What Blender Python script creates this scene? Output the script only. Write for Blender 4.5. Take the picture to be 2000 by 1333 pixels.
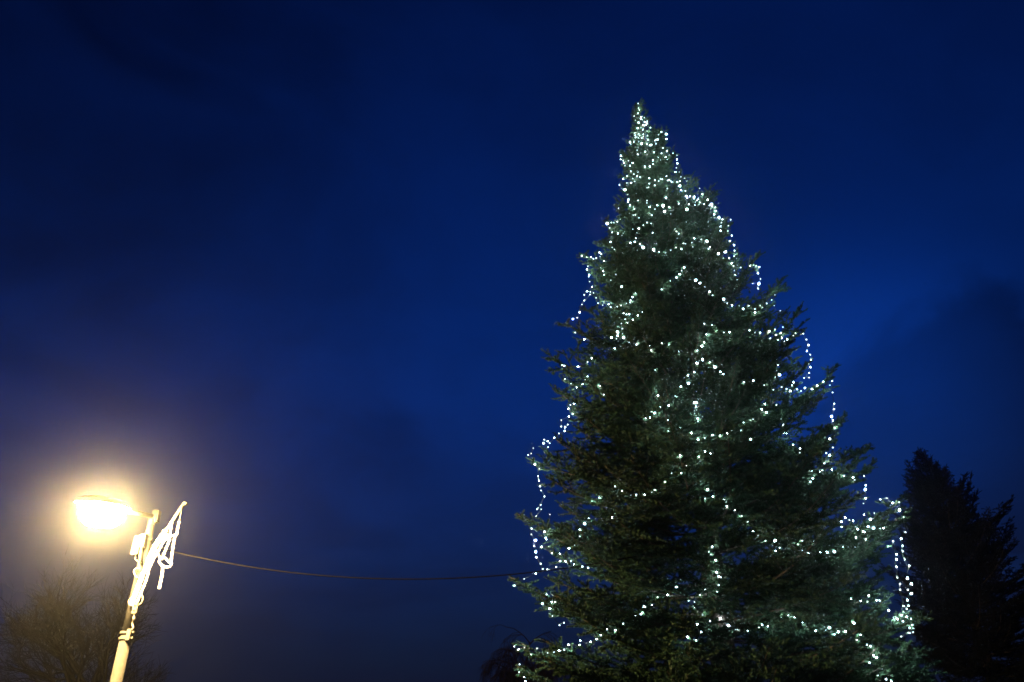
import bpy, bmesh, math, random
import numpy as np
from mathutils import Vector, Matrix

for o in list(bpy.data.objects):
    bpy.data.objects.remove(o)
SC = bpy.context.scene
COL = SC.collection
R = math.radians

# ------------------------------------------------------------------ camera
CAM_H = 1.6
CAM = Vector((0.0, 0.0, CAM_H))
F = 1333.3
_up = Vector((-70, 2489, -1333.3)).normalized()          # world up seen in camera space
_fw = Vector((0, 0, -1)); _yh = (_fw - _up * _fw.dot(_up)).normalized()
_xh = _yh.cross(_up)
ROT = Matrix((_xh, _yh, _up))                              # camera -> world
cam_d = bpy.data.cameras.new('camera')
cam_d.lens = 24; cam_d.sensor_width = 36; cam_d.clip_end = 2000
cam_o = bpy.data.objects.new('camera', cam_d); COL.objects.link(cam_o)
cam_o.matrix_world = Matrix.Translation(CAM) @ ROT.to_4x4()
SC.camera = cam_o

def ray(px, py):
    return (ROT @ Vector(((px - 1000) / F, (666.5 - py) / F, -1))).normalized()

def at(px, py, Y):                                         # point at depth Y seen at that pixel
    d = ray(px, py)
    return CAM + d * (Y / d.y)

# ------------------------------------------------------------------ sky (blue hour with thin broken cloud)
W = bpy.data.worlds.new('World'); SC.world = W; W.use_nodes = True
nt = W.node_tree; N = nt.nodes; Lk = nt.links; N.clear()
def nd(t, **k):
    n = N.new(t)
    for a, b in k.items(): setattr(n, a, b)
    return n
def mth(op, a, b=None, clamp=False):
    m = nd('ShaderNodeMath', operation=op); m.use_clamp = clamp
    for i, v in enumerate((a, b)):
        if v is None: continue
        if isinstance(v, (int, float)): m.inputs[i].default_value = v
        else: Lk.new(v, m.inputs[i])
    return m.outputs[0]
out = nd('ShaderNodeOutputWorld'); bg = nd('ShaderNodeBackground')
sky = nd('ShaderNodeTexSky', sky_type='NISHITA'); sky.sun_disc = False
sky.sun_elevation = R(2.0); sky.sun_rotation = R(150); sky.altitude = 400
sky.air_density = 1.0; sky.dust_density = 0.3; sky.ozone_density = 4.0
tc = nd('ShaderNodeTexCoord')
sep = nd('ShaderNodeSeparateXYZ'); Lk.new(tc.outputs['Generated'], sep.inputs[0])
zc = mth('ADD', mth('MAXIMUM', sep.outputs[2], 0.0), 0.16)
com = nd('ShaderNodeCombineXYZ')                           # cloud deck overhead, seen in perspective
Lk.new(mth('DIVIDE', sep.outputs[0], zc), com.inputs[0]); Lk.new(mth('DIVIDE', sep.outputs[1], zc), com.inputs[1])
def noise(vec, scale, detail, rough, dist, off):
    mp = nd('ShaderNodeMapping'); mp.inputs['Location'].default_value = off
    Lk.new(vec, mp.inputs[0])
    n = nd('ShaderNodeTexNoise'); n.inputs['Scale'].default_value = scale; n.inputs['Detail'].default_value = detail
    n.inputs['Roughness'].default_value = rough; n.inputs['Distortion'].default_value = dist
    Lk.new(mp.outputs[0], n.inputs['Vector']); return n.outputs['Fac']
n1 = noise(com.outputs[0], 0.55, 5, 0.5, 0.3, (3.1, 1.7, 0))
n2 = noise(com.outputs[0], 2.3, 7, 0.6, 0.6, (0.4, 5.2, 0))
n3 = noise(tc.outputs['Generated'], 3.2, 5, 0.5, 0.2, (1.2, 0.3, 2.0))
def rng(v, a, b, c, d, smooth=True):
    m = nd('ShaderNodeMapRange'); m.interpolation_type = 'SMOOTHSTEP' if smooth else 'LINEAR'
    Lk.new(v, m.inputs['Value'])
    for k, x in zip(('From Min', 'From Max', 'To Min', 'To Max'), (a, b, c, d)): m.inputs[k].default_value = x
    return m.outputs[0]
def blob(px, py, r0, r1, amt, na=0.55, nb=0.10):
    """a cloud bank, a clear gap or painted vignetting round one direction of the sky, edge broken by noise; returns 0..amt"""
    d = ray(px, py)
    vm = nd('ShaderNodeVectorMath', operation='DISTANCE'); vm.inputs[1].default_value = d
    nz = nd('ShaderNodeVectorMath', operation='NORMALIZE'); Lk.new(tc.outputs['Generated'], nz.inputs[0])
    Lk.new(nz.outputs[0], vm.inputs[0])
    w = mth('ADD', vm.outputs['Value'], mth('MULTIPLY', mth('SUBTRACT', n3, 0.5), na))
    w = mth('ADD', w, mth('MULTIPLY', mth('SUBTRACT', n2, 0.5), nb))
    return rng(w, r0, r1, amt, 0.0)
cl = mth('ADD', rng(n1, 0.30, 0.70, 0.78, 0.98), rng(n2, 0.32, 0.68, -0.10, 0.10))
cl = mth('SUBTRACT', cl, blob(40, 10, 0.02, 0.45, 0.14, .2, .05))  # top-left corner vignetting painted into the sky
cl = mth('ADD', cl, blob(1250, 560, 0.05, 0.75, 0.14))
cl = mth('ADD', cl, blob(1690, 790, 0.03, 0.30, 1.1, .12, .08))     # clear gap behind the fir
cl = mth('SUBTRACT', cl, blob(1960, 850, 0.12, 0.20, 0.75, .30, .22))  # cloud bank at right
cl = mth('SUBTRACT', cl, blob(800, 1450, 0.10, 0.55, 0.25))
cl = mth('SUBTRACT', cl, blob(-150, -150, 0.15, 0.95, 0.36))  # wider falloff of the same painted corner vignetting
cl = mth('MAXIMUM', cl, 0.14)
tint = nd('ShaderNodeMix', data_type='RGBA', blend_type='MULTIPLY'); tint.inputs[0].default_value = 1
Lk.new(sky.outputs[0], tint.inputs[6]); tint.inputs[7].default_value = (0.08, 0.33, 1.0, 1)
mulc = nd('ShaderNodeVectorMath', operation='SCALE')
Lk.new(tint.outputs[2], mulc.inputs[0]); Lk.new(cl, mulc.inputs['Scale'])
low = nd('ShaderNodeMix', data_type='RGBA')               # greyer stratus towards the horizon
Lk.new(rng(sep.outputs[2], -0.02, 0.50, 0.90, 0.0), low.inputs[0]); Lk.new(mulc.outputs[0], low.inputs[6])
low.inputs[7].default_value = (0.034, 0.050, 0.22, 1)
Lk.new(low.outputs[2], bg.inputs[0]); bg.inputs[1].default_value = 0.12
Lk.new(bg.outputs[0], out.inputs[0])

# ------------------------------------------------------------------ render settings
SC.render.engine = 'CYCLES'
SC.view_settings.view_transform = 'Standard'; SC.view_settings.look = 'None'
SC.view_settings.exposure = 0.0; SC.view_settings.gamma = 1.0; SC.view_settings.use_curve_mapping = False
cy = SC.cycles
cy.max_bounces = 4; cy.diffuse_bounces = 2; cy.glossy_bounces = 1; cy.transmission_bounces = 2
cy.volume_bounces = 0; cy.transparent_max_bounces = 4
cy.sample_clamp_indirect = 2.0; cy.sample_clamp_direct = 0.0
cy.use_light_tree = True; cy.caustics_reflective = False; cy.caustics_refractive = False
cy.use_denoising = True; cy.filter_width = 1.6
try:
    cy.denoiser = 'OPENIMAGEDENOISE'; cy.denoising_input_passes = 'RGB_ALBEDO_NORMAL'; cy.denoising_prefilter = 'ACCURATE'; cy.denoising_quality = 'HIGH'
except Exception: pass

# ------------------------------------------------------------------ materials
def mat(name, col, rough=0.6, metal=0.0, emit=None, es=0.0, var=0.0, scale=8.0, spec=0.3, bump=0.0, objvar=0.0):
    m = bpy.data.materials.new(name); m.use_nodes = True
    t = m.node_tree; b = t.nodes['Principled BSDF']
    b.inputs['Base Color'].default_value = (*col, 1); b.inputs['Roughness'].default_value = rough
    b.inputs['Metallic'].default_value = metal; b.inputs['Specular IOR Level'].default_value = spec
    if emit:
        b.inputs['Emission Color'].default_value = (*emit, 1); b.inputs['Emission Strength'].default_value = es
    if var or bump:
        tcn = t.nodes.new('ShaderNodeTexCoord')
        n = t.nodes.new('ShaderNodeTexNoise'); n.inputs['Scale'].default_value = scale; n.inputs['Detail'].default_value = 6
        t.links.new(tcn.outputs['Object'], n.inputs['Vector'])
        if var:
            h = t.nodes.new('ShaderNodeHueSaturation'); h.inputs['Color'].default_value = (*col, 1)
            r = t.nodes.new('ShaderNodeMapRange'); r.inputs['From Min'].default_value = 0.3; r.inputs['From Max'].default_value = 0.7
            r.inputs['To Min'].default_value = 1 - var; r.inputs['To Max'].default_value = 1 + var
            t.links.new(n.outputs['Fac'], r.inputs['Value'])
            vout = r.outputs[0]
            if objvar:
                oi = t.nodes.new('ShaderNodeObjectInfo')
                q = t.nodes.new('ShaderNodeMapRange'); q.inputs['To Min'].default_value = 1 - objvar; q.inputs['To Max'].default_value = 1 + objvar
                t.links.new(oi.outputs['Random'], q.inputs['Value'])
                mm = t.nodes.new('ShaderNodeMath'); mm.operation = 'MULTIPLY'
                t.links.new(vout, mm.inputs[0]); t.links.new(q.outputs[0], mm.inputs[1]); vout = mm.outputs[0]
                hq = t.nodes.new('ShaderNodeMapRange'); hq.inputs['To Min'].default_value = 0.47; hq.inputs['To Max'].default_value = 0.53
                t.links.new(oi.outputs['Random'], hq.inputs['Value']); t.links.new(hq.outputs[0], h.inputs['Hue'])
            t.links.new(vout, h.inputs['Value']); t.links.new(h.outputs[0], b.inputs['Base Color'])
        if bump:
            bp = t.nodes.new('ShaderNodeBump'); bp.inputs['Strength'].default_value = bump; bp.inputs['Distance'].default_value = 0.02
            t.links.new(n.outputs['Fac'], bp.inputs['Height']); t.links.new(bp.outputs[0], b.inputs['Normal'])
    return m
LAMP_COL = (1.0, 0.68, 0.27)
LED_COL = (0.78, 0.91, 1.0)
def led_mat(name, col, strength, lights=True):
    m = mat(name, (0.8, 0.8, 0.8), 0.4, emit=col, es=strength)
    m.cycles.emission_sampling = 'FRONT' if lights else 'NONE'     # the weak side glow of a lens is seen, its die lights
    return m
M = dict(
    needles=mat('fir_needles', (0.019, 0.044, 0.021), 0.55, var=0.45, scale=6, objvar=0.35, spec=0.14),
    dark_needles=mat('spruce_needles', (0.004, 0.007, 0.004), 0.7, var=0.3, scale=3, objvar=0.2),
    bark=mat('fir_bark', (0.065, 0.052, 0.042), 0.9, var=0.4, scale=9, bump=0.6),
    twig=mat('twig_bark', (0.006, 0.0045, 0.003), 0.9, var=0.3, scale=6),
    birch=mat('drooping_twig_bark', (0.05, 0.032, 0.032), 0.9, var=0.3, scale=6),
    concrete=mat('pole_concrete', (0.038, 0.034, 0.028), 0.85, var=0.22, scale=22, bump=0.25),
    steel=mat('painted_steel', (0.10, 0.092, 0.075), 0.5, metal=0.3, var=0.15, scale=20),
    plastic=mat('grey_plastic', (0.075, 0.068, 0.055), 0.5, var=0.15, scale=30),
    dark=mat('dark_housing', (0.03, 0.028, 0.025), 0.5, var=0.2, scale=20),
    cable=mat('black_cable', (0.004, 0.0035, 0.003), 0.9, spec=0.05),
    whitecable=mat('pale_cable', (0.16, 0.14, 0.11), 0.5),
    cord=mat('green_cord', (0.012, 0.022, 0.014), 0.6),
    die=led_mat('led_die', LED_COL, 2400),
    die_b=led_mat('led_die_bright', (0.62, 0.82, 1.0), 4500),
    led=led_mat('led_lens', (.62, .83, 1.0), 6, False),
    led_m=led_mat('led_lens_strong', (.62, .83, 1.0), 28, False),
    led_b=led_mat('led_lens_bright', (0.62, 0.82, 1.0), 160, False),
    led_d=led_mat('led_lens_dim', (0.70, 0.88, 1.0), 1.6, False),
    rope=mat('rope_light', (0.12, 0.11, 0.09), 0.4, emit=(1.0, 0.80, 0.50), es=4),
    bowl=mat('lamp_bowl', (0.9, 0.85, 0.7), 0.3, emit=LAMP_COL, es=2500),
    ground=mat('grass_ground', (0.030, 0.045, 0.018), 0.95, var=0.4, scale=1.5, bump=0.4),
)

# ------------------------------------------------------------------ mesh helpers
def link(name, me, parent=None, loc=None):
    o = bpy.data.objects.new(name, me); COL.objects.link(o)
    if parent is not None: o.parent = parent
    if loc is not None: o.location = loc
    return o
def tag(o, label, cat, group=None):
    o['label'] = label; o['category'] = cat
    if group: o['group'] = group
    return o
def empty(name, loc):
    o = bpy.data.objects.new(name, None); COL.objects.link(o); o.location = loc; o.empty_display_size = 0.2
    return o
class MB:
    """collects faces for one mesh"""
    def __init__(s): s.v = []; s.f = []; s.m = []; s.n = 0
    def add(s, verts, faces, mi=0):
        b = s.n; s.v.extend(verts); s.n += len(verts)
        s.f.extend([tuple(i + b for i in f) for f in faces]); s.m.extend([mi] * len(faces))
    def tube(s, pts, rad, k=6, mi=0, cap=True):
        pts = [Vector(p) for p in pts]
        if isinstance(rad, (int, float)): rad = [rad] * len(pts)
        ref = Vector((0.31, 0.17, 0.93)).normalized()
        vs = []
        for i, p in enumerate(pts):
            d = (pts[min(i + 1, len(pts) - 1)] - pts[max(i - 1, 0)])
            if d.length < 1e-9: d = Vector((0, 0, 1))
            d.normalize()
            u = d.cross(ref if abs(d.dot(ref)) < 0.97 else Vector((1, 0, 0))).normalized(); w = d.cross(u)
            for j in range(k):
                a = 2 * math.pi * j / k
                vs.append(p + (u * math.cos(a) + w * math.sin(a)) * rad[i])
        fs = [(i * k + j, i * k + (j + 1) % k, (i + 1) * k + (j + 1) % k, (i + 1) * k + j) for i in range(len(pts) - 1) for j in range(k)]
        if cap: fs += [tuple(range(k))[::-1], tuple((len(pts) - 1) * k + j for j in range(k))]
        s.add([tuple(v) for v in vs], fs, mi)
    def box(s, c, sx, sy, sz, rot=None, bev=0.0, mi=0):
        bm = bmesh.new(); bmesh.ops.create_cube(bm, size=1)
        bmesh.ops.scale(bm, vec=(sx, sy, sz), verts=bm.verts)
        if bev: bmesh.ops.bevel(bm, geom=bm.edges[:], offset=bev, segments=2, affect='EDGES')
        mm = (rot.to_4x4() if rot else Matrix.Identity(4)); mm = Matrix.Translation(c) @ mm
        bm.verts.index_update()
        s.add([tuple(mm @ v.co) for v in bm.verts], [tuple(v.index for v in f.verts) for f in bm.faces], mi); bm.free()
    def mesh(s, name, mats, smooth=True):
        me = bpy.data.meshes.new(name); me.from_pydata(s.v, [], s.f)
        for m in mats: me.materials.append(m)
        if len(mats) > 1: me.polygons.foreach_set('material_index', s.m)
        if smooth: me.polygons.foreach_set('use_smooth', [True] * len(me.polygons))
        me.update(); return me
    def build(s, name, m, parent=None, smooth=True, origin=None):
        if origin is not None:
            s.v = [(v[0] - origin[0], v[1] - origin[1], v[2] - origin[2]) for v in s.v]
        return link(name, s.mesh(name, [m] if not isinstance(m, list) else m, smooth), parent)

# ------------------------------------------------------------------ ground
g = MB(); n = 24; S = 118.0
for i in range(n + 1):
    for j in range(n + 1):
        x = -S + 2 * S * i / n; y = -S + 2 * S * j / n
        g.v.append((x, y, 0.0 if math.hypot(x, y) < 40 else 0.25 * math.sin(x * .05) * math.cos(y * .043)))
g.n = len(g.v)
g.f = [(i * (n + 1) + j, (i + 1) * (n + 1) + j, (i + 1) * (n + 1) + j + 1, i * (n + 1) + j + 1) for i in range(n) for j in range(n)]
g.m = [0] * len(g.f)
go = g.build('ground', M['ground']); go['kind'] = 'structure'

# ------------------------------------------------------------------ conifer boughs
rs = np.random.RandomState(7)
rnd = random.Random(5)
def needle_rows(p, d, l, dens, nl, out_v, wid):
    """needles round one shoot: one thin triangle each"""
    k = max(4, int(l * dens))
    t = rs.rand(k); a = rs.rand(k) * 2 * np.pi
    d = d / np.linalg.norm(d)
    ref = np.array([0, 0, 1.0]) if abs(d[2]) < 0.9 else np.array([1.0, 0, 0])
    u = np.cross(d, ref); u /= np.linalg.norm(u); w = np.cross(u, d)     # w points up
    rad = u[None] * np.cos(a)[:, None] + w[None] * (np.sin(a) * 0.55 + 0.22)[:, None]
    rad /= np.linalg.norm(rad, axis=1)[:, None]
    fwd = 0.55 + 0.45 * t + 0.25 * rs.rand(k)
    nd_ = d[None] * fwd[:, None] + rad; nd_ /= np.linalg.norm(nd_, axis=1)[:, None]
    base = p[None] + d[None] * (t * l)[:, None]
    ln = nl * (0.75 + 0.4 * rs.rand(k)) * (1 - 0.35 * t ** 4)
    side = np.cross(nd_, rad + 0.45 * rs.randn(k, 3)); side /= np.linalg.norm(side, axis=1)[:, None]
    v0 = base + side * wid * 0.5; v1 = base - side * wid * 0.5; v2 = base + nd_ * ln[:, None]
    out_v.append(np.stack([v0, v1, v2], 1).reshape(-1, 3))

def make_bough(name, L, mats, dens=330, nl=0.044, wid=0.0115, up=0.10, droop=0.05):
    wood = MB(); nv = []
    def stem(s):                                           # local: x outwards, z up
        q = s / L
        return np.array([s * (1 - 0.02 * q), wob * math.sin(q * 5 + ph) * L * 0.02, L * (-droop * math.sin(q * math.pi) + up * q ** 3)])
    wob = rnd.uniform(-1, 1); ph = rnd.uniform(0, 6)
    ns = max(5, int(L / 0.18))
    pts = [stem(L * i / ns) for i in range(ns + 1)]
    r0 = 0.005 + 0.0065 * L
    wood.tube([tuple(p) for p in pts], [r0 * (1 - 0.85 * i / ns) + 0.0015 for i in range(ns + 1)], 5)
    s = L * (0.06 if L < 0.8 else 0.16)
    # needles along the outer stem
    for i in range(ns):
        if i / ns > 0.18 or L < 0.8:
            needle_rows(pts[i], pts[i + 1] - pts[i], np.linalg.norm(pts[i + 1] - pts[i]), dens, nl, nv, wid)
    side = 1
    while s < L * 0.985:
        side = -side
        q = s / L
        l = (0.40 * (L - s) ** 0.80 + 0.085) * rnd.uniform(0.75, 1.2)
        if q < 0.3 and L > 1: l *= rnd.uniform(0.7, 1.0)
        ang = R(rnd.uniform(42, 66)); dz = rnd.uniform(-0.18, 0.24) + rnd.choice((0, 0, 0, 0.4, -0.45, -0.3))
        t = stem(min(L, s + .02)) - stem(s); t /= np.linalg.norm(t)
        d = np.array([math.cos(ang) * t[0], side * math.sin(ang), t[2] * 0.6 + dz]); d /= np.linalg.norm(d)
        p = stem(s)
        k = max(2, int(l / 0.10)); c = [p]; dd = d.copy()
        for i in range(k):
            dd = dd + np.array([0.05, -side * 0.03, 0.02 + rnd.uniform(-0.05, 0.05)]); dd /= np.linalg.norm(dd)
            c.append(c[-1] + dd * l / k)
        wood.tube([tuple(x) for x in c], [0.0045 * (1 - 0.6 * i / k) * (0.6 + 0.5 * l) + 0.001 for i in range(k + 1)], 3, cap=False)
        for i in range(k):
            if i / k > 0.12 or l < 0.45:
                needle_rows(c[i], c[i + 1] - c[i], l / k, dens, nl, nv, wid)
        # side shoots on the branchlet
        x = l * (0.10 if l < 0.4 else 0.14); s2 = 1
        while x < l * 0.97:
            s2 = -s2
            i = min(k - 1, int(x / l * k)); f = x / l * k - i
            pp = c[i] * (1 - f) + c[i + 1] * f; td = (c[i + 1] - c[i]); td /= np.linalg.norm(td)
            sl = min(0.30, (0.55 * (l - x) ** 0.9 + 0.10)) * rnd.uniform(0.7, 1.2)
            a2 = R(rnd.uniform(38, 58)); perp = np.cross([0, 0, 1.0], td); perp /= np.linalg.norm(perp)
            sd = td * math.cos(a2) + perp * s2 * math.sin(a2) + np.array([0, 0, rnd.uniform(-0.12, 0.22)])
            sd /= np.linalg.norm(sd)
            wood.tube([tuple(pp), tuple(pp + sd * sl)], [0.0022, 0.0012], 3, cap=False)
            needle_rows(pp, sd, sl, dens, nl, nv, wid)
            if sl > 0.20:                                   # forked shoot
                for s3 in (-1, 1):
                    p3 = pp + sd * sl * rnd.uniform(0.35, 0.6)
                    d3 = sd * 0.75 + np.cross([0, 0, 1.0], sd) * s3 * 0.65 + np.array([0, 0, rnd.uniform(-.1, .15)])
                    d3 /= np.linalg.norm(d3)
                    needle_rows(p3, d3, sl * 0.5, dens, nl, nv, wid)
            x += rnd.uniform(0.09, 0.13)
        s += rnd.uniform(0.055, 0.09) + 0.010 * L
    global NTRI
    V = np.concatenate(nv); NTRI += len(V) // 3; nW = len(wood.v); nN = len(V)
    me = bpy.data.meshes.new(name)
    allv = np.concatenate([np.array(wood.v, dtype=np.float64).reshape(-1, 3), V])
    wf = wood.f; lens = [len(f) for f in wf] + [3] * (nN // 3)
    loops = [i for f in wf for i in f] + list(range(nW, nW + nN))
    me.vertices.add(len(allv)); me.vertices.foreach_set('co', allv.astype(np.float32).ravel())
    me.loops.add(len(loops)); me.loops.foreach_set('vertex_index', loops)
    me.polygons.add(len(lens))
    st = np.concatenate([[0], np.cumsum(lens)[:-1]]).astype(np.int32)
    me.polygons.foreach_set('loop_start', st)
    me.polygons.foreach_set('material_index', [0] * len(wf) + [1] * (nN // 3))
    for m in mats: me.materials.append(m)
    me.update(calc_edges=True)
    return me

CLS = [0.22, 0.35, 0.52, 0.78, 1.1, 1.5, 2.0, 2.7]
BOUGH = {}; NTRI = 0
for L in CLS:
    BOUGH[L] = [make_bough('bough_mesh', L, [M['bark'], M['needles']], up=rnd.uniform(.06, .16), droop=rnd.uniform(.02, .07)) for _ in range(3 if L > .4 else 2)]
def place_bough(root, base, az, pitch, length, roll, lib=BOUGH):
    L = min(CLS, key=lambda c: abs(math.log(c / length)))
    o = bpy.data.objects.new('bough', rnd.choice(lib[L])); COL.objects.link(o); o.parent = root
    o.matrix_local = (Matrix.Translation(base) @ Matrix.Rotation(az, 4, 'Z') @ Matrix.Rotation(-pitch, 4, 'Y')
                      @ Matrix.Rotation(roll, 4, 'X') @ Matrix.Scale(length / L, 4))
    return o

# ------------------------------------------------------------------ the lit fir
TY = 9.2
tip = at(1247, 203, TY); TX = tip.x; TH = tip.z
LEFT = [(1246, 205), (1238, 225), (1233, 255), (1230, 285), (1215, 315), (1212, 350), (1208, 390), (1195, 425), (1165, 480), (1150, 520), (1145, 570),
        (1128, 630), (1130, 680), (1095, 720), (1105, 780), (1095, 830), (1055, 880), (1060, 940), (1040, 1000), (1050, 1070), (1020, 1135),
        (1060, 1190), (1030, 1250), (1000, 1320), (985, 1400)]
RIGHT = [(1248, 205), (1256, 225), (1275, 250), (1290, 275), (1312, 300), (1320, 345), (1328, 362), (1385, 385), (1412, 430), (1425, 470), (1440, 525), (1480, 560),
         (1500, 610), (1535, 660), (1570, 720), (1600, 770), (1625, 830), (1630, 880), (1650, 920), (1690, 990), (1700, 1060), (1710, 1130),
         (1720, 1200), (1765, 1260), (1800, 1320), (1815, 1400)]
def prof(pts, sgn):
    zz, rr = [], []
    for p in pts:
        q = at(p[0], p[1], TY); zz.append(q.z); rr.append(max(0.03, sgn * (q.x - TX)))
    o = np.argsort(zz); return np.array(zz)[o], np.array(rr)[o]
ZL, RL = prof(LEFT, -1); ZR, RR = prof(RIGHT, 1)
def radius(z, az):                                         # az: 0 = right of the picture, pi = left
    c = 0.5 + 0.5 * math.cos(az)
    return float(np.interp(z, ZL, RL)) * (1 - c) + float(np.interp(z, ZR, RR)) * c
fir = empty('lit_fir_tree', (TX, TY, 0))
tag(fir, 'tall dense green fir tree wound with white fairy lights', 'tree')
t = MB()
nseg = 30
t.tube([(0.03 * math.sin(i * .8), 0.03 * math.cos(i * .6), TH * i / nseg - 0.15) for i in range(nseg + 1)],
       [0.19 * (1 - i / nseg) ** 0.85 + 0.006 for i in range(nseg + 1)], 12)
t.build('trunk', M['bark'], fir)
CAMAZ = math.atan2(-TY, -TX)
def adiff(a, b): return abs((a - b + math.pi) % (2 * math.pi) - math.pi)
nb = 0
z = TH - 0.24; az0 = 0.0
while z > 1.2:
    rr_ = 0.5 * (radius(z, 0) + radius(z, math.pi))
    k = int(max(4, min(11, 3.6 + rr_ * 4.2)))
    az0 += 2.4
    for i in range(k):
        az = az0 + 2 * math.pi * i / k + rnd.uniform(-.25, .25)
        zt = z + rnd.uniform(-.08, .08)
        r = radius(min(zt, TH), az) * (rnd.uniform(0.80, 1.04) if zt > .35 * TH else rnd.uniform(.78, 1.06))
        back = adiff(az, CAMAZ + math.pi)
        if back < R(75) and rnd.random() < (1.0 if zt < .6 * TH else .75): continue                             # thin out behind
        if adiff(az, CAMAZ) < R(34) and 2.25 < zt < 3.7: r *= 0.38                   # the gap where the trunk shows
        q_ = zt / TH
        up = float(np.interp(q_, [0.07, .27, .53, .73, .94, 1], [0.02, 0.10, 0.28, 0.45, 0.8, 1.3]))
        pitch = up * rnd.uniform(0.6, 1.2) + rnd.uniform(-.06, .06)
        ln = max(0.18, r / max(0.35, math.cos(pitch)))
        zb = max(0.3, zt - r * math.tan(min(pitch, 1.0)) * 0.9)
        place_bough(fir, Vector((0, 0, min(zb, TH - .12))), az, pitch, ln, rnd.uniform(-.3, .3)); nb += 1
    z -= float(np.interp(z / TH, [0.07, .33, .6, .8, .92, 1], [0.27, 0.26, 0.27, .24, 0.19, 0.13]))
# boughs that stand out of the outline
for (px, py, sd) in [(1125, 503, -1), (1100, 632, -1), (1053, 702, -1), (1068, 772, -1), (1018, 880, -1), (995, 1002, -1), (983, 1133, -1), (998, 1255, -1),
                     (1213, 303, -1), (1172, 437, -1), (1300, 262, 1), (1322, 298, 1), (1395, 378, 1), (1430, 440, 1), (1497, 500, 1), (1538, 553, 1), (1592, 622, 1), (1655, 716, 1), (1673, 790, 1),
                     (1716, 890, 1), (1778, 985, 1), (1735, 1075, 1), (1725, 1140, 1), (1795, 1250, 1), (1825, 1300, 1), (1770, 1195, 1), (1812, 1275, 1), (1840, 1325, 1), (1750, 1040, 1), (1760, 1110, 1)]:
    q = at(px, py, TY); r = abs(q.x - TX)
    p_ = float(np.interp(q.z / TH, [.07, .27, .53, .73, 1], [0.02, 0.10, 0.34, 0.50, 1.0])) if sd > 0 else float(np.interp(q.z / TH, [.07, .4, .73, 1], [0.02, 0.10, 0.30, 0.9]))
    az = (0 if sd > 0 else math.pi) + rnd.uniform(-.12, .12)
    ln = r / math.cos(p_)
    place_bough(fir, Vector((0, 0, q.z - r * math.tan(p_) - 0.10 * ln)), az, p_, ln, rnd.uniform(-.2, .2)); nb += 1
    az += rnd.choice((-1, 1)) * rnd.uniform(.3, .5)
    place_bough(fir, Vector((0, 0, q.z - .9 * r * math.tan(p_) - 0.16 * ln)), az, p_, ln * .9, rnd.uniform(-.2, .2)); nb += 1
# leader shoots
for i in range(1):
    place_bough(fir, Vector((0, 0, TH - 0.20 + 0.03 * i)), i * 2.2, 1.2, 0.20, 0); nb += 1
print('fir boughs', nb, 'unique needle tris', NTRI)
bpy.context.view_layer.update()

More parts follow.
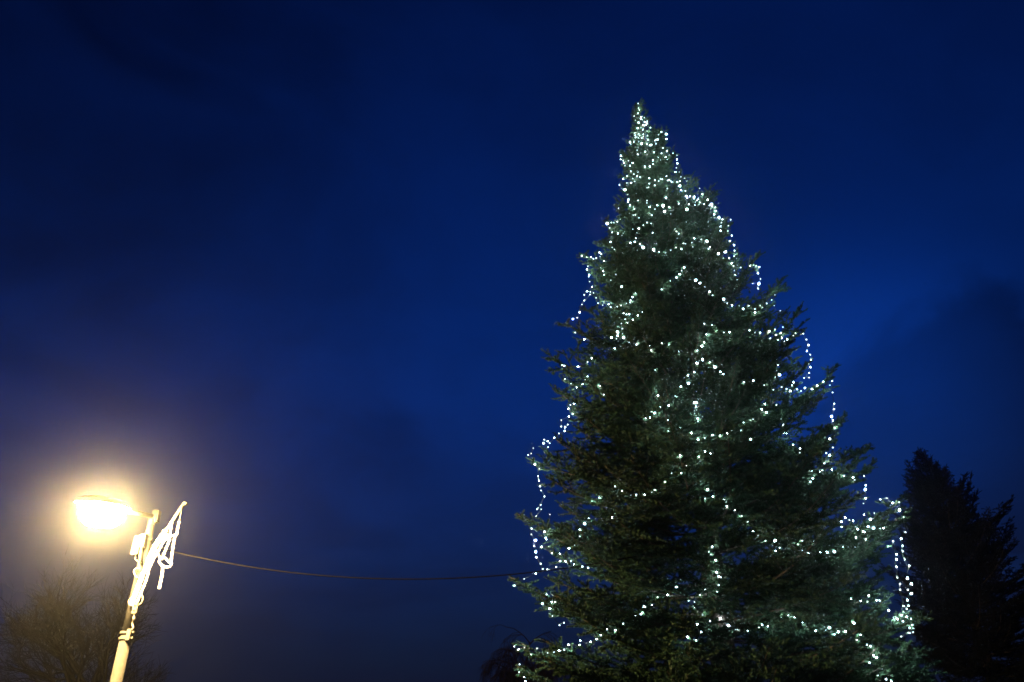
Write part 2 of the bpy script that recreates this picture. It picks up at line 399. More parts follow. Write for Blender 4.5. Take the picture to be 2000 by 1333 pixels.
# ------------------------------------------------------------------ fairy lights
def zm(x0, y0, s, pts): return [(x0 + u / s, y0 + v / s) for u, v in pts]
A = lambda *p: zm(1100, 180, 3.3325, p)
B = lambda *p: zm(1000, 550, 3.3325, p)
C = lambda *p: zm(1350, 500, 3.3325, p)
D = lambda *p: zm(970, 900, 3.079, p)
E = lambda *p: zm(1350, 880, 2.942, p)
STR = [
 ('bunched white fairy lights crowding the very tip of the fir',
  [A((488,75),(490,105),(495,117),(487,140),(461,157),(470,185),(490,200),(505,165),(515,180),(530,195),(545,208),(568,232),(520,215),(485,235),(520,245),(545,255),(490,270),(520,275),(548,285),(555,300),(510,300),(490,300),(460,328),(435,325),(440,340),(492,325),(545,340),(570,345),(600,315),(620,278),(640,260),(672,276),(672,306))]),
 ('short fairy light string down the right edge just under the tip of the fir',
  [A((617,427),(650,365),(675,385),(690,410),(715,400),(740,413),(740,440),(743,465),(736,494),(755,522),(765,552),(760,580),(742,585),(760,612),(705,585),(690,575),(680,577))]),
 ('fairy light string looping down the left side just under the tip of the fir',
  [A((375,415),(373,440),(390,447),(395,462),(403,480),(435,480),(452,462),(440,515),(460,535),(485,520),(500,553),(462,568),(525,600),(560,597),(597,575),(622,580),(645,568),(596,608)), A((530,488),(563,485),(585,470))]),
 ('fairy light string zigzagging down the left of the upper fir beside the narrow neck',
  [A((416,548),(390,566),(365,605),(403,637),(420,668),(425,700),(435,738),(455,750),(464,762),(430,790),(400,812),(470,800),(493,818))]),
 ('fairy light string with two glaring bulbs in the middle of the upper fir',
  [A((545,723),(562,750),(597,763),(612,738),(650,740),(662,775),(690,750),(752,728)), A((565,793),(557,823),(545,850),(573,857),(521,866),(492,890),(478,915),(473,952),(465,975))]),
 ('fairy light string hanging off the left shoulder of the upper fir',
  [A((360,757),(372,829),(352,845),(328,852),(314,850),(287,858),(302,885),(318,915),(311,944),(308,976),(318,1012),(333,1023))]),
 ('dense fairy light string over the right shoulder of the upper fir',
  [A((768,640),(826,677),(806,690),(850,690),(888,628),(903,665),(870,707),(895,715),(885,735),(857,738),(818,730),(806,763)), A((940,700),(965,730),(950,740),(970,745),(990,750),(995,775),(983,797),(1013,817),(1037,830),(1030,850),(1025,876),(1025,903))]),
 ('fairy light string hanging straight down from the right shoulder against the sky',
  [A((1090,832),(1075,870),(1072,905),(1097,935),(1085,970),(1112,998),(1115,1033),(1113,1070),(1098,1098),(1110,1132),(1113,1163),(1120,1190),(1133,1225),(1128,1258))]),
 ('fairy light string running out to an upturned branch tip on the upper right',
  [A((1012,1053),(1040,1080),(1080,1083),(1098,1115),(1132,1127),(1155,1143),(1215,1133),(1240,1128),(1255,1130),(1275,1140),(1268,1180),(1285,1217),(1274,1248),(1268,1280))]),
 ('fairy light swag dipping across the upper middle of the fir',
  [A((500,990),(520,1013),(590,1025),(624,1040),(667,1046),(700,1030),(735,1013),(770,1024),(796,989),(836,980),(853,953),(900,960),(935,970),(957,1008)), A((736,908),(848,886))]),
 ('fairy light string slanting down through the middle of the fir under the upper swag',
  [A((788,1143),(772,1162),(757,1186),(737,1208),(697,1230),(685,1248),(640,1285)), B((803,75),(785,102),(772,122),(769,137),(745,143),(710,157),(685,165),(670,172),(642,167),(628,150),(598,140),(590,155),(560,142),(547,107))]),
 ('fairy light string hanging from the upper left branch tip down to the next tip',
  [A((120,1067),(152,1075),(180,1074),(197,1086),(215,1082),(240,1072),(247,1055),(235,1045)), A((160,1135),(155,1155),(168,1190),(166,1203),(172,1235),(187,1268),(150,1300)), B((470,88),(490,65),(510,68),(530,75),(508,85),(470,125),(455,150),(440,202),(424,237),(397,245),(412,333),(470,378)), A((243,1143),(260,1168),(265,1190),(310,1225),(380,1268))]),
 ('fairy light string with a cluster of glaring bulbs left of centre',
  [B((848,200),(820,223),(787,249),(752,270),(713,275),(686,302),(720,308),(688,331),(687,353),(726,365),(680,373),(648,365),(668,436),(763,398),(810,412),(892,420),(905,450)), B((726,208),(745,215),(762,213),(737,246))]),
 ('fairy light string along the left branch tip above the middle of the fir',
  [B((518,500),(492,525),(430,555),(340,550),(325,545),(345,635),(383,664),(420,690),(460,668),(475,640),(492,618)), B((571,680),(598,737))]),
 ('fairy light string down the left edge at mid height',
  [B((404,798),(380,805),(366,830),(395,862),(370,880),(321,903),(318,945),(345,950),(363,932),(343,974),(305,990),(275,1018),(245,1053),(232,1040),(210,1030),(205,1055),(235,1078))]),
 ('fairy light string hanging free below the widest left branch at mid height',
  [B((138,1085),(125,1120),(105,1130),(138,1155),(148,1192),(178,1220),(168,1267),(177,1300)), D((248,93),(255,123),(260,154),(267,179),(288,215),(265,267),(243,293),(268,293),(237,335),(210,410),(208,443),(235,478),(225,514),(235,549),(238,582),(265,620),(277,652))]),
 ('scattered fairy light string winding down the dark middle of the fir',
  [B((975,402),(1020,415),(1087,457),(1165,475),(1200,533),(1240,505),(1287,527),(1320,557)), B((1187,590),(1145,610),(1183,620),(1148,663),(1099,685),(1075,720),(1060,745),(1020,808),(965,820),(927,857),(905,850),(870,890),(898,888),(1013,902),(1037,952),(1095,953),(1020,972)), B((1190,790),(1198,815),(1190,860),(1207,895),(1210,912)), B((930,578),(930,702),(876,750),(950,743))]),
 ('fairy light string slanting down from centre to the right with one glaring bulb',
  [C((30,158),(57,178),(90,203),(120,233),(138,258),(212,283),(235,310),(265,323),(312,328),(338,345),(375,325),(415,347),(415,368),(430,355),(447,323),(465,337),(490,310),(523,287),(545,255),(540,325),(580,358))]),
 ('crowded fairy light string running to a right branch tip above the middle',
  [C((85,442),(133,451),(170,485),(213,500),(250,498),(250,537)), C((380,484),(415,500),(450,500),(480,511),(515,537),(510,491),(545,480),(550,515),(565,547),(585,500),(597,465),(590,535),(605,555),(625,545),(665,520),(680,505),(730,508),(750,545),(765,582),(753,620),(775,645),(780,677),(765,705),(775,725),(768,762),(735,795),(768,793))]),
 ('fairy light string dropping through the right half of the fir at mid height',
  [C((553,680),(565,712),(558,748),(550,790),(575,775)), C((85,565),(67,588),(40,615),(35,700),(75,680),(120,693),(156,723),(190,755),(210,770)), C((33,958),(30,983),(24,1025),(42,1060)), B((1250,275),(1300,285)), B((1265,345),(1250,397),(1235,422),(1207,450))]),
 ('fairy light string reaching to the far right branch tip and hanging down from it',
  [C((343,823),(405,813),(475,842),(535,872),(590,855),(620,866),(645,880),(665,823),(655,845),(690,870),(715,880),(740,860),(788,867),(820,845),(860,820),(903,842),(918,815),(920,890),(932,962),(931,998),(914,1045),(920,1071),(935,1122),(902,1192),(922,1248),(880,1285),(902,1298))]),
 ('fairy light swag dipping under the middle right of the fir',
  [C((44,1197),(90,1188),(140,1167),(188,1167),(235,1155),(265,1137),(325,1133),(341,1084),(403,1064),(460,1002),(480,965),(490,1020),(525,936),(558,970)), C((663,1230),(710,1255),(707,1282)), C((583,1065),(600,1100),(605,1150),(620,1155)), C((387,1195),(127,1285),(90,1275),(50,1308))]),
 ('shallow fairy light swag across the lower middle left of the fir',
  [D((573,242),(616,224),(712,155),(755,183),(808,209),(839,205),(890,205),(932,189),(949,177),(1012,128),(1052,76),(1111,75),(1142,30),(1110,12),(1103,-30)), B((1307,1000),(1255,1025),(1212,1030),(1166,988)), D((695,343),(710,316)), D((1270,175),(1300,218),(1253,228))]),
 ('fairy light string slanting down the lower left to the branch crossed by the cable',
  [D((555,347),(528,380),(501,416),(498,456),(467,507),(435,527),(380,560),(380,605),(413,605),(445,605),(465,625),(515,637),(550,645)), D((357,640),(319,658),(305,655),(235,680),(165,712),(110,750)), D((320,325),(318,395),(288,428),(295,465),(300,475),(270,519),(332,555))]),
 ('fairy light string dangling in a knot below the lower left branch',
  [D((300,805),(275,860),(318,890),(330,850),(350,850),(335,935),(378,990),(405,975))]),
 ('long fairy light string rising from the bottom left branch tip to the trunk',
  [D((173,1328),(165,1302),(135,1273),(138,1225),(107,1118),(128,1138),(168,1125),(206,1165),(243,1130),(307,1157),(345,1152),(374,1143),(406,1137),(432,1107),(497,1110),(503,1082),(565,1090),(600,1073),(627,1050),(661,1013),(713,1020),(761,980),(836,935),(870,923),(888,880),(935,870),(968,822),(1028,808),(1080,760))]),
 ('fairy light string lighting the bare trunk in the lower middle',
  [E((122,553),(100,585),(112,600),(140,632),(130,665),(145,700),(158,725),(170,730),(158,775),(150,813),(80,800),(50,830),(20,870)), D((1155,843),(1120,817)), D((1190,880),(1238,928),(1283,965),(1206,984),(1229,1030),(1200,1080),(1148,1060))]),
 ('long fairy light swag sweeping down across the lower right half of the fir',
  [E((95,225),(125,267),(188,284),(205,322),(250,343),(290,377),(325,410),(355,465),(385,490),(427,518),(482,518),(508,560),(485,577),(563,555),(593,583),(640,575),(676,590),(742,587),(780,585),(822,582),(872,553),(903,557),(940,555)), E((615,540),(638,520),(703,525))]),
 ('lowest fairy light string running along the bottom right boughs',
  [E((160,955),(170,963),(215,1005),(268,1028),(325,1037),(390,1020),(408,1003),(440,1012),(517,958),(558,948),(596,958),(638,988),(663,1010),(715,1038),(773,1033),(793,1020),(823,1057),(845,1043),(887,1040),(935,993),(973,1060),(950,1090),(1010,1118),(1030,1125),(989,1163),(1048,1180),(1065,1190),(1025,1220),(1097,1258),(1075,1290),(1120,1315),(1150,1328)), E((920,853),(975,863),(1015,873),(1020,833),(1065,862),(1083,865))]),
 ('fairy light string along the upturned right branch above the dark spruce',
  [E((685,180),(700,160),(693,120),(740,123),(755,115),(765,75),(807,112),(843,132),(877,147),(930,155),(940,170),(993,148),(1003,200),(1000,225),(1003,275),(990,305))]),
 ('fairy light string looped in the lower right branch left of the dark spruce',
  [E((863,410),(865,440)), E((885,387),(910,400),(930,405),(945,440),(957,453),(990,465),(995,470),(948,500),(1003,512)), E((993,370),(1030,395),(1052,360)), E((1017,437),(1050,447),(1085,450),(1105,447))]),
 ('fairy light string hanging free in front of the dark spruce, outer of two strands',
  [E((1087,282),(1125,275),(1158,303),(1195,298),(1197,343),(1220,383),(1232,470),(1207,507),(1215,548),(1217,580),(1228,627),(1256,663),(1243,735),(1265,768),(1245,802),(1265,824),(1242,860),(1250,893),(1238,912),(1225,928),(1238,957),(1260,967),(1270,1003),(1278,1022),(1255,1020),(1275,1045),(1255,1050),(1207,1070))]),
 ('fairy light string hanging free beside the dark spruce, inner of two strands',
  [E((1130,555),(1160,522),(1180,597),(1180,627),(1180,670),(1185,732),(1200,767),(1202,802),(1222,895),(1210,947),(1217,983),(1185,970),(1163,960),(1135,920))]),
]
_sp = []
for i in range(130):                                       # added string, half hidden by the shoots, to brighten the upper crown
    f_ = i / 129; z_ = TH * (0.965 - 0.33 * f_); a_ = CAMAZ + 1.25 * math.sin(i * 0.33)
    rr0 = radius(z_, a_) * rnd.uniform(.50, .82)
    _sp.append(Vector((TX + rr0 * math.cos(a_), TY + rr0 * math.sin(a_), z_ + rnd.uniform(-.06, .06))))
SPIRAL = ('added fairy light string half hidden among the shoots to brighten the upper third of the fir', _sp)
GLARE = {(1256, 484), (1277, 488), (1298, 403), (1295, 401), (1413, 585), (1194, 659), (1218, 659), (1396, 717), (1322, 1145), (1258, 1186), (1347, 1170), (1355, 1185),
         (1423, 1222), (1514, 1056), (1541, 1069), (1756, 997), (1700, 1014), (1625, 814), (1186, 438), (1390, 399), (1366, 553), (1141, 1023), (1482, 1227), (1360, 788), (1298, 942), (1299, 941), (1215, 959)}
def led_mesh(name, m):
    """a six-sided lens on a short neck; its flat front face is the lit die"""
    v, f = [], []
    for r_, z_ in ((0.0036, -0.008), (0.0064, -0.003), (0.0068, 0.003), (0.0060, 0.0065)):
        v += [(r_ * math.cos(math.pi * i / 3), r_ * math.sin(math.pi * i / 3), z_) for i in range(6)]
    f = [(j * 6 + i, j * 6 + (i + 1) % 6, j * 6 + 6 + (i + 1) % 6, j * 6 + 6 + i) for j in range(3) for i in range(6)]
    f += [(5, 4, 3, 2, 1, 0), (18, 19, 20, 21, 22, 23)]
    me = bpy.data.meshes.new(name); me.from_pydata(v, [], f); me.materials.append(m); me.materials.append(M['die_b' if m is M['led_b'] else 'die'])
    me.polygons[len(f) - 1].material_index = 1; me.update(); return me
LED = {k: led_mesh('bulb_mesh', M[k]) for k in ('led', 'led_m', 'led_b', 'led_d')}
dg = bpy.context.evaluated_depsgraph_get()
def depth(px, py):
    d = ray(px, py)
    ok, loc, nrm, idx, ob, mx = SC.ray_cast(dg, CAM, d)
    if ok and (loc - CAM).length < 18 and loc.z > 0.3: return (loc - CAM).length
    return None
def crown_depth(px, py):                                   # crown's side plane when the ray misses the foliage
    d = ray(px, py); return TY / d.y
NBULB = 0
for label, chains in STR + [(SPIRAL[0], None)]:
    places = []
    if chains is None:
        chains = [[(0, 0)] * len(SPIRAL[1])]; places = [SPIRAL[1]]
    else:
      for ch in chains:
          ds = []
          for (px, py) in ch:
              best = [depth(px + dx, py + dy) for dx, dy in ((0, 0), (4, 0), (-4, 0), (0, 5), (0, -5))]
              best = [b for b in best if b]
              ds.append((best and (sorted(best)[len(best) // 2])) or None)
          known = [d for d in ds if d]
          mid = sorted(known)[len(known) // 2] if known else crown_depth(*ch[len(ch) // 2])
          raw = [d if d else mid for d in ds]
          pts = []
          for i, (px, py) in enumerate(ch):
              nb_ = sorted(raw[max(0, i - 2):i + 3]); med = nb_[len(nb_) // 2]
              d0 = depth(px, py)
              dd = 0.35 * raw[i] + 0.65 * med
              if d0: dd = min(dd, d0 - 0.006 + (0.03 if rnd.random() < .4 else 0))
              deep = 0.05 if d0 and rnd.random() < .10 else 0
              if d0: dd = max(dd, d0 - 0.022)
              pts.append(CAM + ray(px, py) * (dd - 0.010 + deep))
          places.append(pts)
    o0 = places[0][0]
    root = empty('string_lights', o0); tag(root, label, 'string lights', 'fairy lights on the fir')
    cd = MB(); prev = None
    for ch, pts in zip(chains, places):
        path = []
        seq = list(pts)
        if prev is not None and (prev - pts[0]).length < 0.6: seq = [prev] + seq
        for a_, b_ in zip(seq, seq[1:]):
            l_ = (b_ - a_).length
            path += [a_, a_.lerp(b_, .5) + Vector((rnd.uniform(-.01, .01), rnd.uniform(-.01, .01), -0.06 * l_))]
        path.append(seq[-1]); prev = pts[-1]
        cd.tube([p - o0 + Vector((0, 0.012, 0.009)) for p in path], 0.0032, 4)
        for (px, py), p in zip(ch, pts):
            k = 'led'
            if any(abs(px - gx) < 3.5 and abs(py - gy) < 3.5 for gx, gy in GLARE): k = 'led_b'
            else: k = rnd.choices(('led', 'led_m', 'led_d', 'led_b'), (5, 5, 4, .5) if p.z < .5 * TH else (5, 3, 4, .3))[0]
            b = bpy.data.objects.new('bulb', LED[k]); COL.objects.link(b); b.parent = root
            b.location = p - o0; 
            if k == 'led_b': dr = (CAM - p).normalized()
            else: dr = (p - CAM).normalized() * .8 + (Vector((TX, TY, p.z)) - p).normalized() * .5
            dr = dr + Vector((rnd.gauss(0, 1), rnd.gauss(0, 1), rnd.gauss(0, 1))) * (0.50 if k != 'led_b' else .12)
            b.rotation_euler = dr.to_track_quat('Z', 'Y').to_euler()
            NBULB += 1
    cd.build('cord', M['cord'], root)
print('bulbs', NBULB)

# ------------------------------------------------------------------ street lamp
LY = 9.0
ptop = at(298, 1012, LY); PX = ptop.x; PZ = ptop.z
lamp = empty('street_lamp', (PX, LY, 0))
tag(lamp, 'lit street lamp on a round pale pole with a glaring warm head', 'street lamp')
def LP(px, py, dy=0.0):                                    # local point of the lamp
    return at(px, py, LY + dy) - Vector((PX, LY, 0))
zc1 = LP(247, 1242).z                                      # clamp where the pole steps in
zc0 = LP(284, 1062).z
m = MB(); m.tube([(0, 0, -0.1), (0, 0, zc1 * .5), (0, 0, zc1)], [0.073, 0.069, 0.064], 20); m.build('pole', M['concrete'], lamp)
m = MB(); m.tube([(0, 0, zc1 - .02), (0, 0, zc0), (0, 0, PZ - .02)], [0.062, 0.056, 0.042], 18); m.build('upper_pole', M['concrete'], lamp)
for dz in (-0.03, 0.035):
    m = MB(); m.tube([(0, 0, zc1 + dz - .012), (0, 0, zc1 + dz + .012)], [0.079, 0.079], 20)
    m.box(Vector((0.085, -.03, zc1 + dz)), 0.05, 0.03, 0.024, bev=.003); m.build('clamp_band', M['steel'], lamp, smooth=False)
m = MB(); m.box(Vector((0.055, -0.055, zc1 + .005)), 0.05, 0.03, 0.13, bev=.004); m.build('clamp_bracket', M['steel'], lamp, smooth=False)
# bracket at the top, arm and head
m = MB(); m.box(Vector((0.03, 0.02, PZ + .02)), 0.085, 0.10, 0.17, bev=.012); m.tube([(0, 0, PZ - .09), (0, 0, PZ - .02)], [.05, .05], 16)
m.build('pole_cap', M['dark'], lamp, smooth=False)
hc = LP(203, 988, -1.0)                                   # centre of the lamp head, brought forward so its light falls on the pole front
ax = (Vector((0.0, 0.0, PZ + .02)) - hc); alen = ax.length; ax.normalize()
m = MB(); m.tube([Vector((0, 0, PZ + .02)), hc + ax * 0.30], [.030, .030], 12); m.build('arm', M['steel'], lamp)
hx = -ax; hz = Vector((0, 0, 1)) - hx * hx.z
hz = (hz.normalized() + Vector((0.05, 0.45, 0))).normalized(); hz = (hz - hx * hz.dot(hx)).normalized(); hy = hz.cross(hx)
HR = Matrix((hx, hy, hz)).transposed()
def shell(sx, sy, sz, top, n=14, k=8):
    """half of a rounded head: top shell or bowl"""
    vs, fs = [], []
    for j in range(k + 1):
        f = (j / k) * math.pi / 2
        for i in range(n):
            a = 2 * math.pi * i / n
            ca, sa = math.cos(a), math.sin(a)
            e = 0.75
            x = sx * math.copysign(abs(ca) ** e, ca) * math.cos(f) ** .6; y = sy * math.copysign(abs(sa) ** e, sa) * math.cos(f) ** .6
            vs.append(tuple(hc + HR @ Vector((x, y, (sz if top else -sz) * math.sin(f)))))
    for j in range(k):
        for i in range(n): fs.append((j * n + i, j * n + (i + 1) % n, (j + 1) * n + (i + 1) % n, (j + 1) * n + i))
    return vs, fs
m = MB(); m.add(*shell(.40, .195, .095, True, 20, 7)); m.build('lamp_housing', M['dark'], lamp)
m = MB(); m.add(*shell(.32, .18, .25, False, 14, 5)); m.build('glass_bowl', M['bowl'], lamp)
# control boxes on the pole
q = LP(279, 1068)
m = MB(); m.box(Vector((q.x - .035, -.06, q.z)), 0.09, 0.12, 0.24, bev=.008); m.build('control_box', M['plastic'], lamp, smooth=False)
m = MB(); m.box(Vector((q.x + .035, -.085, q.z + .05)), 0.075, 0.10, 0.17, bev=.006); cb2 = m.build('meter_box', M['plastic'], lamp, smooth=False)
m = MB(); m.tube([(q.x + .035, -.138, q.z + .07), (q.x + .035, -.146, q.z + .07)], [.024, .022], 14); m.build('dial', M['dark'], cb2)
m = MB(); m.tube([(q.x - .03, -.06, q.z - .11), (q.x - .025, -.07, q.z - .17), (q.x + .03, -.07, q.z - .21), (q.x + .045, -.05, q.z - .26), (q.x + .03, -.05, q.z - .33)], .010, 6); m.build('lead', M['dark'], lamp)
m = MB(); m.tube([(q.x + .045, -.11, q.z - .03), (q.x + .05, -.115, q.z - .14), (q.x + .07, -.08, q.z - .24)], .013, 6); m.build('lead', M['steel'], lamp)
m = MB(); m.tube([(0, 0, LP(290, 1055).z - .012), (0, 0, LP(290, 1055).z + .012)], .062, 16); m.build('pole_band', M['steel'], lamp)

# ------------------------------------------------------------------ rope light motif strapped to the lamp pole
Zz = lambda *p: zm(180, 950, 6.06, p)
mo = LP(280, 1110) + Vector((PX, LY, 0))
motif = empty('rope_light_motif', mo)
tag(motif, 'glowing warm white rope light decoration strapped to the street lamp pole', 'light decoration')
DYM = -0.10
def mp_(pts): return [at(px, py, LY + DYM) - mo for px, py in Zz(*pts)]
def smooth(pts, n=5):
    o = []
    P = [pts[0]] + list(pts) + [pts[-1]]
    for i in range(1, len(P) - 2):
        a, b, c, d = P[i - 1], P[i], P[i + 1], P[i + 2]
        for k in range(n):
            t_ = k / n
            o.append(0.5 * ((2 * b) + (c - a) * t_ + (2 * a - 5 * b + 4 * c - d) * t_ ** 2 + (3 * b - a - 3 * c + d) * t_ ** 3))
    o.append(P[-2]); return o
def bumpy(name, pts, r, dy=0.0, curve=True):
    ps = smooth(mp_(pts)) if curve else mp_(pts)
    # resample finely so that each little lamp in the rope bulges
    fine = []
    for a, b in zip(ps, ps[1:]):
        k = max(1, int((b - a).length / 0.012))
        fine += [a.lerp(b, i / k) for i in range(k)]
    fine.append(ps[-1])
    m = MB(); m.tube([p + Vector((0, dy, 0)) for p in fine], [r * (1 + 0.16 * math.sin(i * 1.6)) for i in range(len(fine))], 8)
    return m.build(name, M['rope'], motif)
m = MB(); a_, b_ = mp_([(690, 790), (1085, 190)])
dirb = (b_ - a_).normalized(); rz = Vector((0, 1, 0)).cross(dirb)
m.box((a_ + b_) / 2 + Vector((0, .03, 0)), 0.040, 0.04, (b_ - a_).length, rot=Matrix((rz, Vector((0, 1, 0)), dirb)).transposed(), bev=.004)
m.box(b_ + Vector((0.012, .03, -.01)), 0.05, 0.05, 0.035, rot=Matrix((rz, Vector((0, 1, 0)), dirb)).transposed(), bev=.003)
m.build('bracket_bar', M['steel'], motif, smooth=False)
m = MB(); m.tube(mp_([(1065, 230), (1035, 415)]), .0065, 6); m.build('hanging_wire', M['whitecable'], motif)
RO = 0.0145
bumpy('rope_light', [(1030, 415), (1012, 500), (1000, 575), (978, 610), (950, 770), (932, 915)], RO * 1.05)
bumpy('rope_light', [(945, 420), (932, 500), (920, 590)], RO)
bumpy('rope_light', [(840, 520), (900, 590), (960, 585), (1003, 565)], RO)
bumpy('rope_light', [(598, 1010), (650, 850), (730, 690), (800, 580), (850, 515)], RO, 0.02)
bumpy('rope_light', [(632, 1010), (700, 850), (770, 700), (840, 620), (915, 590)], RO)
bumpy('rope_light', [(668, 1020), (740, 860), (800, 760), (860, 655), (915, 615)], RO, -0.02)
bumpy('rope_light', [(818, 870), (870, 740), (900, 670), (918, 615)], RO, 0.01)
bumpy('rope_light', [(735, 700), (790, 800), (825, 860), (870, 850), (925, 910)], RO * .8, -0.03)
bumpy('rope_light', [(812, 850), (795, 895), (840, 945), (915, 955), (945, 905)], RO)
bumpy('rope_light', [(840, 940), (825, 1060), (793, 1215)], RO * 1.15)
bumpy('rope_light', [(598, 1010), (560, 1110), (515, 1225), (475, 1330), (455, 1400)], RO, 0.0)
bumpy('rope_light', [(632, 1010), (600, 1110), (560, 1220), (515, 1330), (490, 1420)], RO, -0.02)
bumpy('rope_light', [(662, 1020), (632, 1120), (600, 1200), (555, 1300), (520, 1400)], RO, 0.01)
# power leads with their socket
zz2 = lambda *p: [at(px, py, LY - .11) - mo for px, py in zm(200, 1100, 5.72, p)]
m = MB(); m.tube(smooth(zz2((420, 60), (372, 62), (352, 100), (375, 150), (395, 165))), .0095, 6); m.build('lead', M['whitecable'], motif)
m = MB(); m.tube(smooth(zz2((432, 340), (452, 390), (440, 440), (405, 470))), .0085, 6); m.build('lead', M['whitecable'], motif)
m = MB(); m.tube(smooth(zz2((330, 380), (295, 420), (300, 460), (325, 480))), .0085, 6); m.build('lead', M['whitecable'], motif)
c_ = zz2((372, 505))[0]
m = MB(); m.box(c_, 0.062, 0.05, 0.135, bev=.006); so = m.build('socket_box', M['plastic'], motif, smooth=False)
for dz in (-.025, .03):
    m = MB(); m.tube([c_ + Vector((0, -.024, dz)), c_ + Vector((0, -.029, dz))], .014, 12); m.build('socket_hole', M['dark'], so)
m = MB(); m.tube(smooth(zz2((355, 570), (350, 620), (335, 680), (345, 725), (330, 745))), .011, 6); m.build('lead', M['whitecable'], motif)
m = MB(); m.tube(zz2((352, 600), (350, 660)), .018, 8); m.build('plug', M['dark'], motif)

# ------------------------------------------------------------------ cable slung from the lamp to the fir
c0 = at(292, 1066, LY); c1 = at(1265, 1082, 8.4)
def sagp(t_, s_): p = c0.lerp(c1, t_); p.z -= 4 * s_ * t_ * (1 - t_); return p
inv = ROT.transposed()
def pix(p):
    c = inv @ (p - CAM); return 1000 + F * c.x / -c.z, 666.5 - F * c.y / -c.z
best = min((abs(min((sagp(i / 60, s_ / 400) for i in range(61)), key=lambda p: abs(pix(p)[0] - 830)) and pix(min((sagp(i / 60, s_ / 400) for i in range(61)), key=lambda p: abs(pix(p)[0] - 830)))[1] - 1131.5), s_) for s_ in range(0, 500, 4))[1] / 400
m = MB(); m.tube([sagp(i / 60, best) - c0 for i in range(61)], 0.0072, 6)
cb = m.build('power_cable', M['cable']); cb.location = c0
tag(cb, 'thin black cable sagging from the street lamp to the lit fir', 'cable')

# ------------------------------------------------------------------ dark spruce on the right
SY = 25.0
st_ = at(1797, 884, SY); SX, SH = st_.x, st_.z
spr = empty('spruce_tree', (SX, SY, 0)); tag(spr, 'broad dark unlit spruce tree silhouetted right of the lit fir', 'tree')
m = MB(); m.tube([(0, 0, SH * i / 12 - .1) for i in range(13)], [0.22 * (1 - i / 12) + .01 for i in range(13)], 10); m.build('trunk', M['bark'], spr)
SLIB = {}
for L in CLS:
    SLIB[L] = []
    for me in BOUGH[L][:2]:
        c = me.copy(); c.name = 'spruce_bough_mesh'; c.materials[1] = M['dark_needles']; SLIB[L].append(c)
def sprof(pts, sgn):
    zz, rr = [], []
    for p in pts:
        q_ = at(p[0], p[1], SY); zz.append(q_.z); rr.append(max(.08, sgn * (q_.x - SX)))
    o_ = np.argsort(zz); return np.array(zz)[o_], np.array(rr)[o_]
SRZ, SRR = sprof([(1797, 884), (1820, 905), (1860, 930), (1885, 955), (1910, 985), (1940, 1000), (1960, 1040), (1985, 1080), (2020, 1150), (2060, 1250), (2090, 1400)], 1)
SLZ, SLR = sprof([(1797, 884), (1780, 905), (1762, 945), (1765, 1000), (1762, 1060), (1752, 1120), (1760, 1200), (1768, 1270), (1765, 1400)], -1)
z = SH - .1; az0 = 1.0; ns_ = 0
while z > 1.2:
    az0 += 2.4
    rm = .5 * (np.interp(z, SRZ, SRR) + np.interp(z, SLZ, SLR))
    k = int(max(5, min(11, 4 + rm * 3)))
    for i in range(k):
        az = az0 + 2 * math.pi * i / k + rnd.uniform(-.25, .25)
        c = .5 + .5 * math.cos(az)
        r = (np.interp(z, SLZ, SLR) * (1 - c) + np.interp(z, SRZ, SRR) * c) * rnd.uniform(.72, 1.38)
        pitch = float(np.interp(z, [1, SH * .5, SH - 1, SH], [0.12, .35, .75, 1.2])) * rnd.uniform(.7, 1.25)
        ln = max(.3, r / math.cos(min(pitch, 1.15)))
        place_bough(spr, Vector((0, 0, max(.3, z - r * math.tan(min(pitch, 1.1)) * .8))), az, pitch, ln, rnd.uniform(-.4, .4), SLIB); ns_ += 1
    z -= float(np.interp(z, [1, SH * .6, SH], [.62, .48, .26]))
print('spruce boughs', ns_)

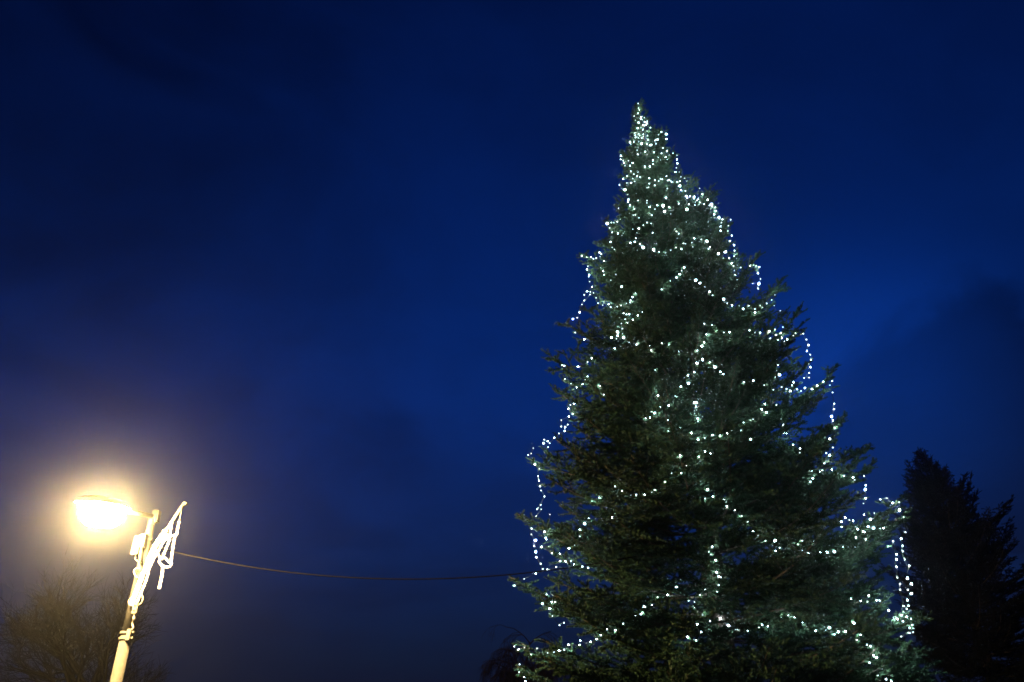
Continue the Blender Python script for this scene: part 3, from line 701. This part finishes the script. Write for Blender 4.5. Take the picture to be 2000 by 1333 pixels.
# ------------------------------------------------------------------ bare trees
def bare_tree(name, base, height, spread, seed, m, label, weep=0.0, depth_=6, tw=0.006, nmain=7):
    r_ = random.Random(seed)
    root = empty(name, base); tag(root, label, 'tree')
    tr = MB(); tw_ = MB(); limbs = MB()
    segs = [0]
    def grow(p, d, l, rad, lev):
        n_ = 4 if lev < 3 else 3
        pts = [p]; dd = d.copy()
        for i in range(n_):
            w_ = Vector((r_.gauss(0, .10), r_.gauss(0, .10), r_.gauss(0, .06)))
            dd = dd + w_
            if weep and lev >= 2: dd = dd + Vector((0, 0, -weep * (1 if lev > 2 else .45)))
            elif lev >= 1: dd = dd + Vector((0, 0, 0.05))
            dd.normalize(); pts.append(pts[-1] + dd * l / n_)
        tgt = tr if lev == 0 else (limbs if lev < 3 else tw_)
        tgt.tube(pts, [rad * (1 - .5 * i / n_) for i in range(n_ + 1)], 8 if lev == 0 else (5 if lev < 3 else 3), cap=False)
        segs[0] += 1
        if lev >= depth_: return
        kids = nmain if lev == 0 else (r_.randint(5, 7) if lev < 3 else r_.randint(3, 5))
        for c_ in range(kids):
            f = r_.uniform(.30, 1.0) if lev else r_.uniform(.45, 1.0)
            i = min(n_ - 1, int(f * n_)); q_ = pts[i].lerp(pts[i + 1], f * n_ - i)
            ax_ = Vector((r_.gauss(0, 1), r_.gauss(0, 1), r_.gauss(0, 1))); ax_ = (ax_ - dd * ax_.dot(dd)).normalized()
            an = r_.uniform(.35, .85) * (spread if lev == 0 else 1)
            nd2 = (dd * math.cos(an) + ax_ * math.sin(an)).normalized()
            grow(q_, nd2, l * r_.uniform(.5, .78), max(tw, rad * r_.uniform(.38, .55)), lev + 1)
    grow(Vector((0, 0, -.1)), Vector((0, 0, 1)), height * .42, height * .022, 0)
    tr.build('trunk', m, root); limbs.build('limbs', m, root)
    cr = tw_.build('crown', m, root); 
    print(name, 'segments', segs[0])
    return root
bq = at(205, 1333, 19.0)
bare_tree('bare_tree', (bq.x, 19.0, 0), 5.9, 1.4, 11, M['twig'], 'leafless round-crowned tree in the dark behind the street lamp', depth_=5, tw=.0045, nmain=11)
wq = at(1015, 1333, 30.0)
bare_tree('weeping_tree', (wq.x, 30.0, 0), 5.7, 1.0, 4, M['birch'], 'leafless weeping tree low behind the left foot of the lit fir', weep=.42, depth_=5, tw=.006, nmain=8)

# ------------------------------------------------------------------ thin even haze, added for the glow round the lamp
hz_ = MB(); hz_.box(Vector((0, 0, 8.6)), 250, 250, 19.6)
ho = hz_.build('haze', None, smooth=False)
ho.data.materials.clear()
hm = bpy.data.materials.new('haze_air'); hm.use_nodes = True
t_ = hm.node_tree; t_.nodes.clear()
o_ = t_.nodes.new('ShaderNodeOutputMaterial'); v_ = t_.nodes.new('ShaderNodeVolumePrincipled')
v_.inputs['Color'].default_value = (0.92, 0.94, 1.0, 1); v_.inputs['Density'].default_value = 0.0010; v_.inputs['Anisotropy'].default_value = 0.95
t_.links.new(v_.outputs[0], o_.inputs['Volume'])
hm.cycles.volume_sampling = 'MULTIPLE_IMPORTANCE'
try: hm.cycles.homogeneous_volume = True
except Exception: pass
ho.data.materials.append(hm); ho['kind'] = 'stuff'
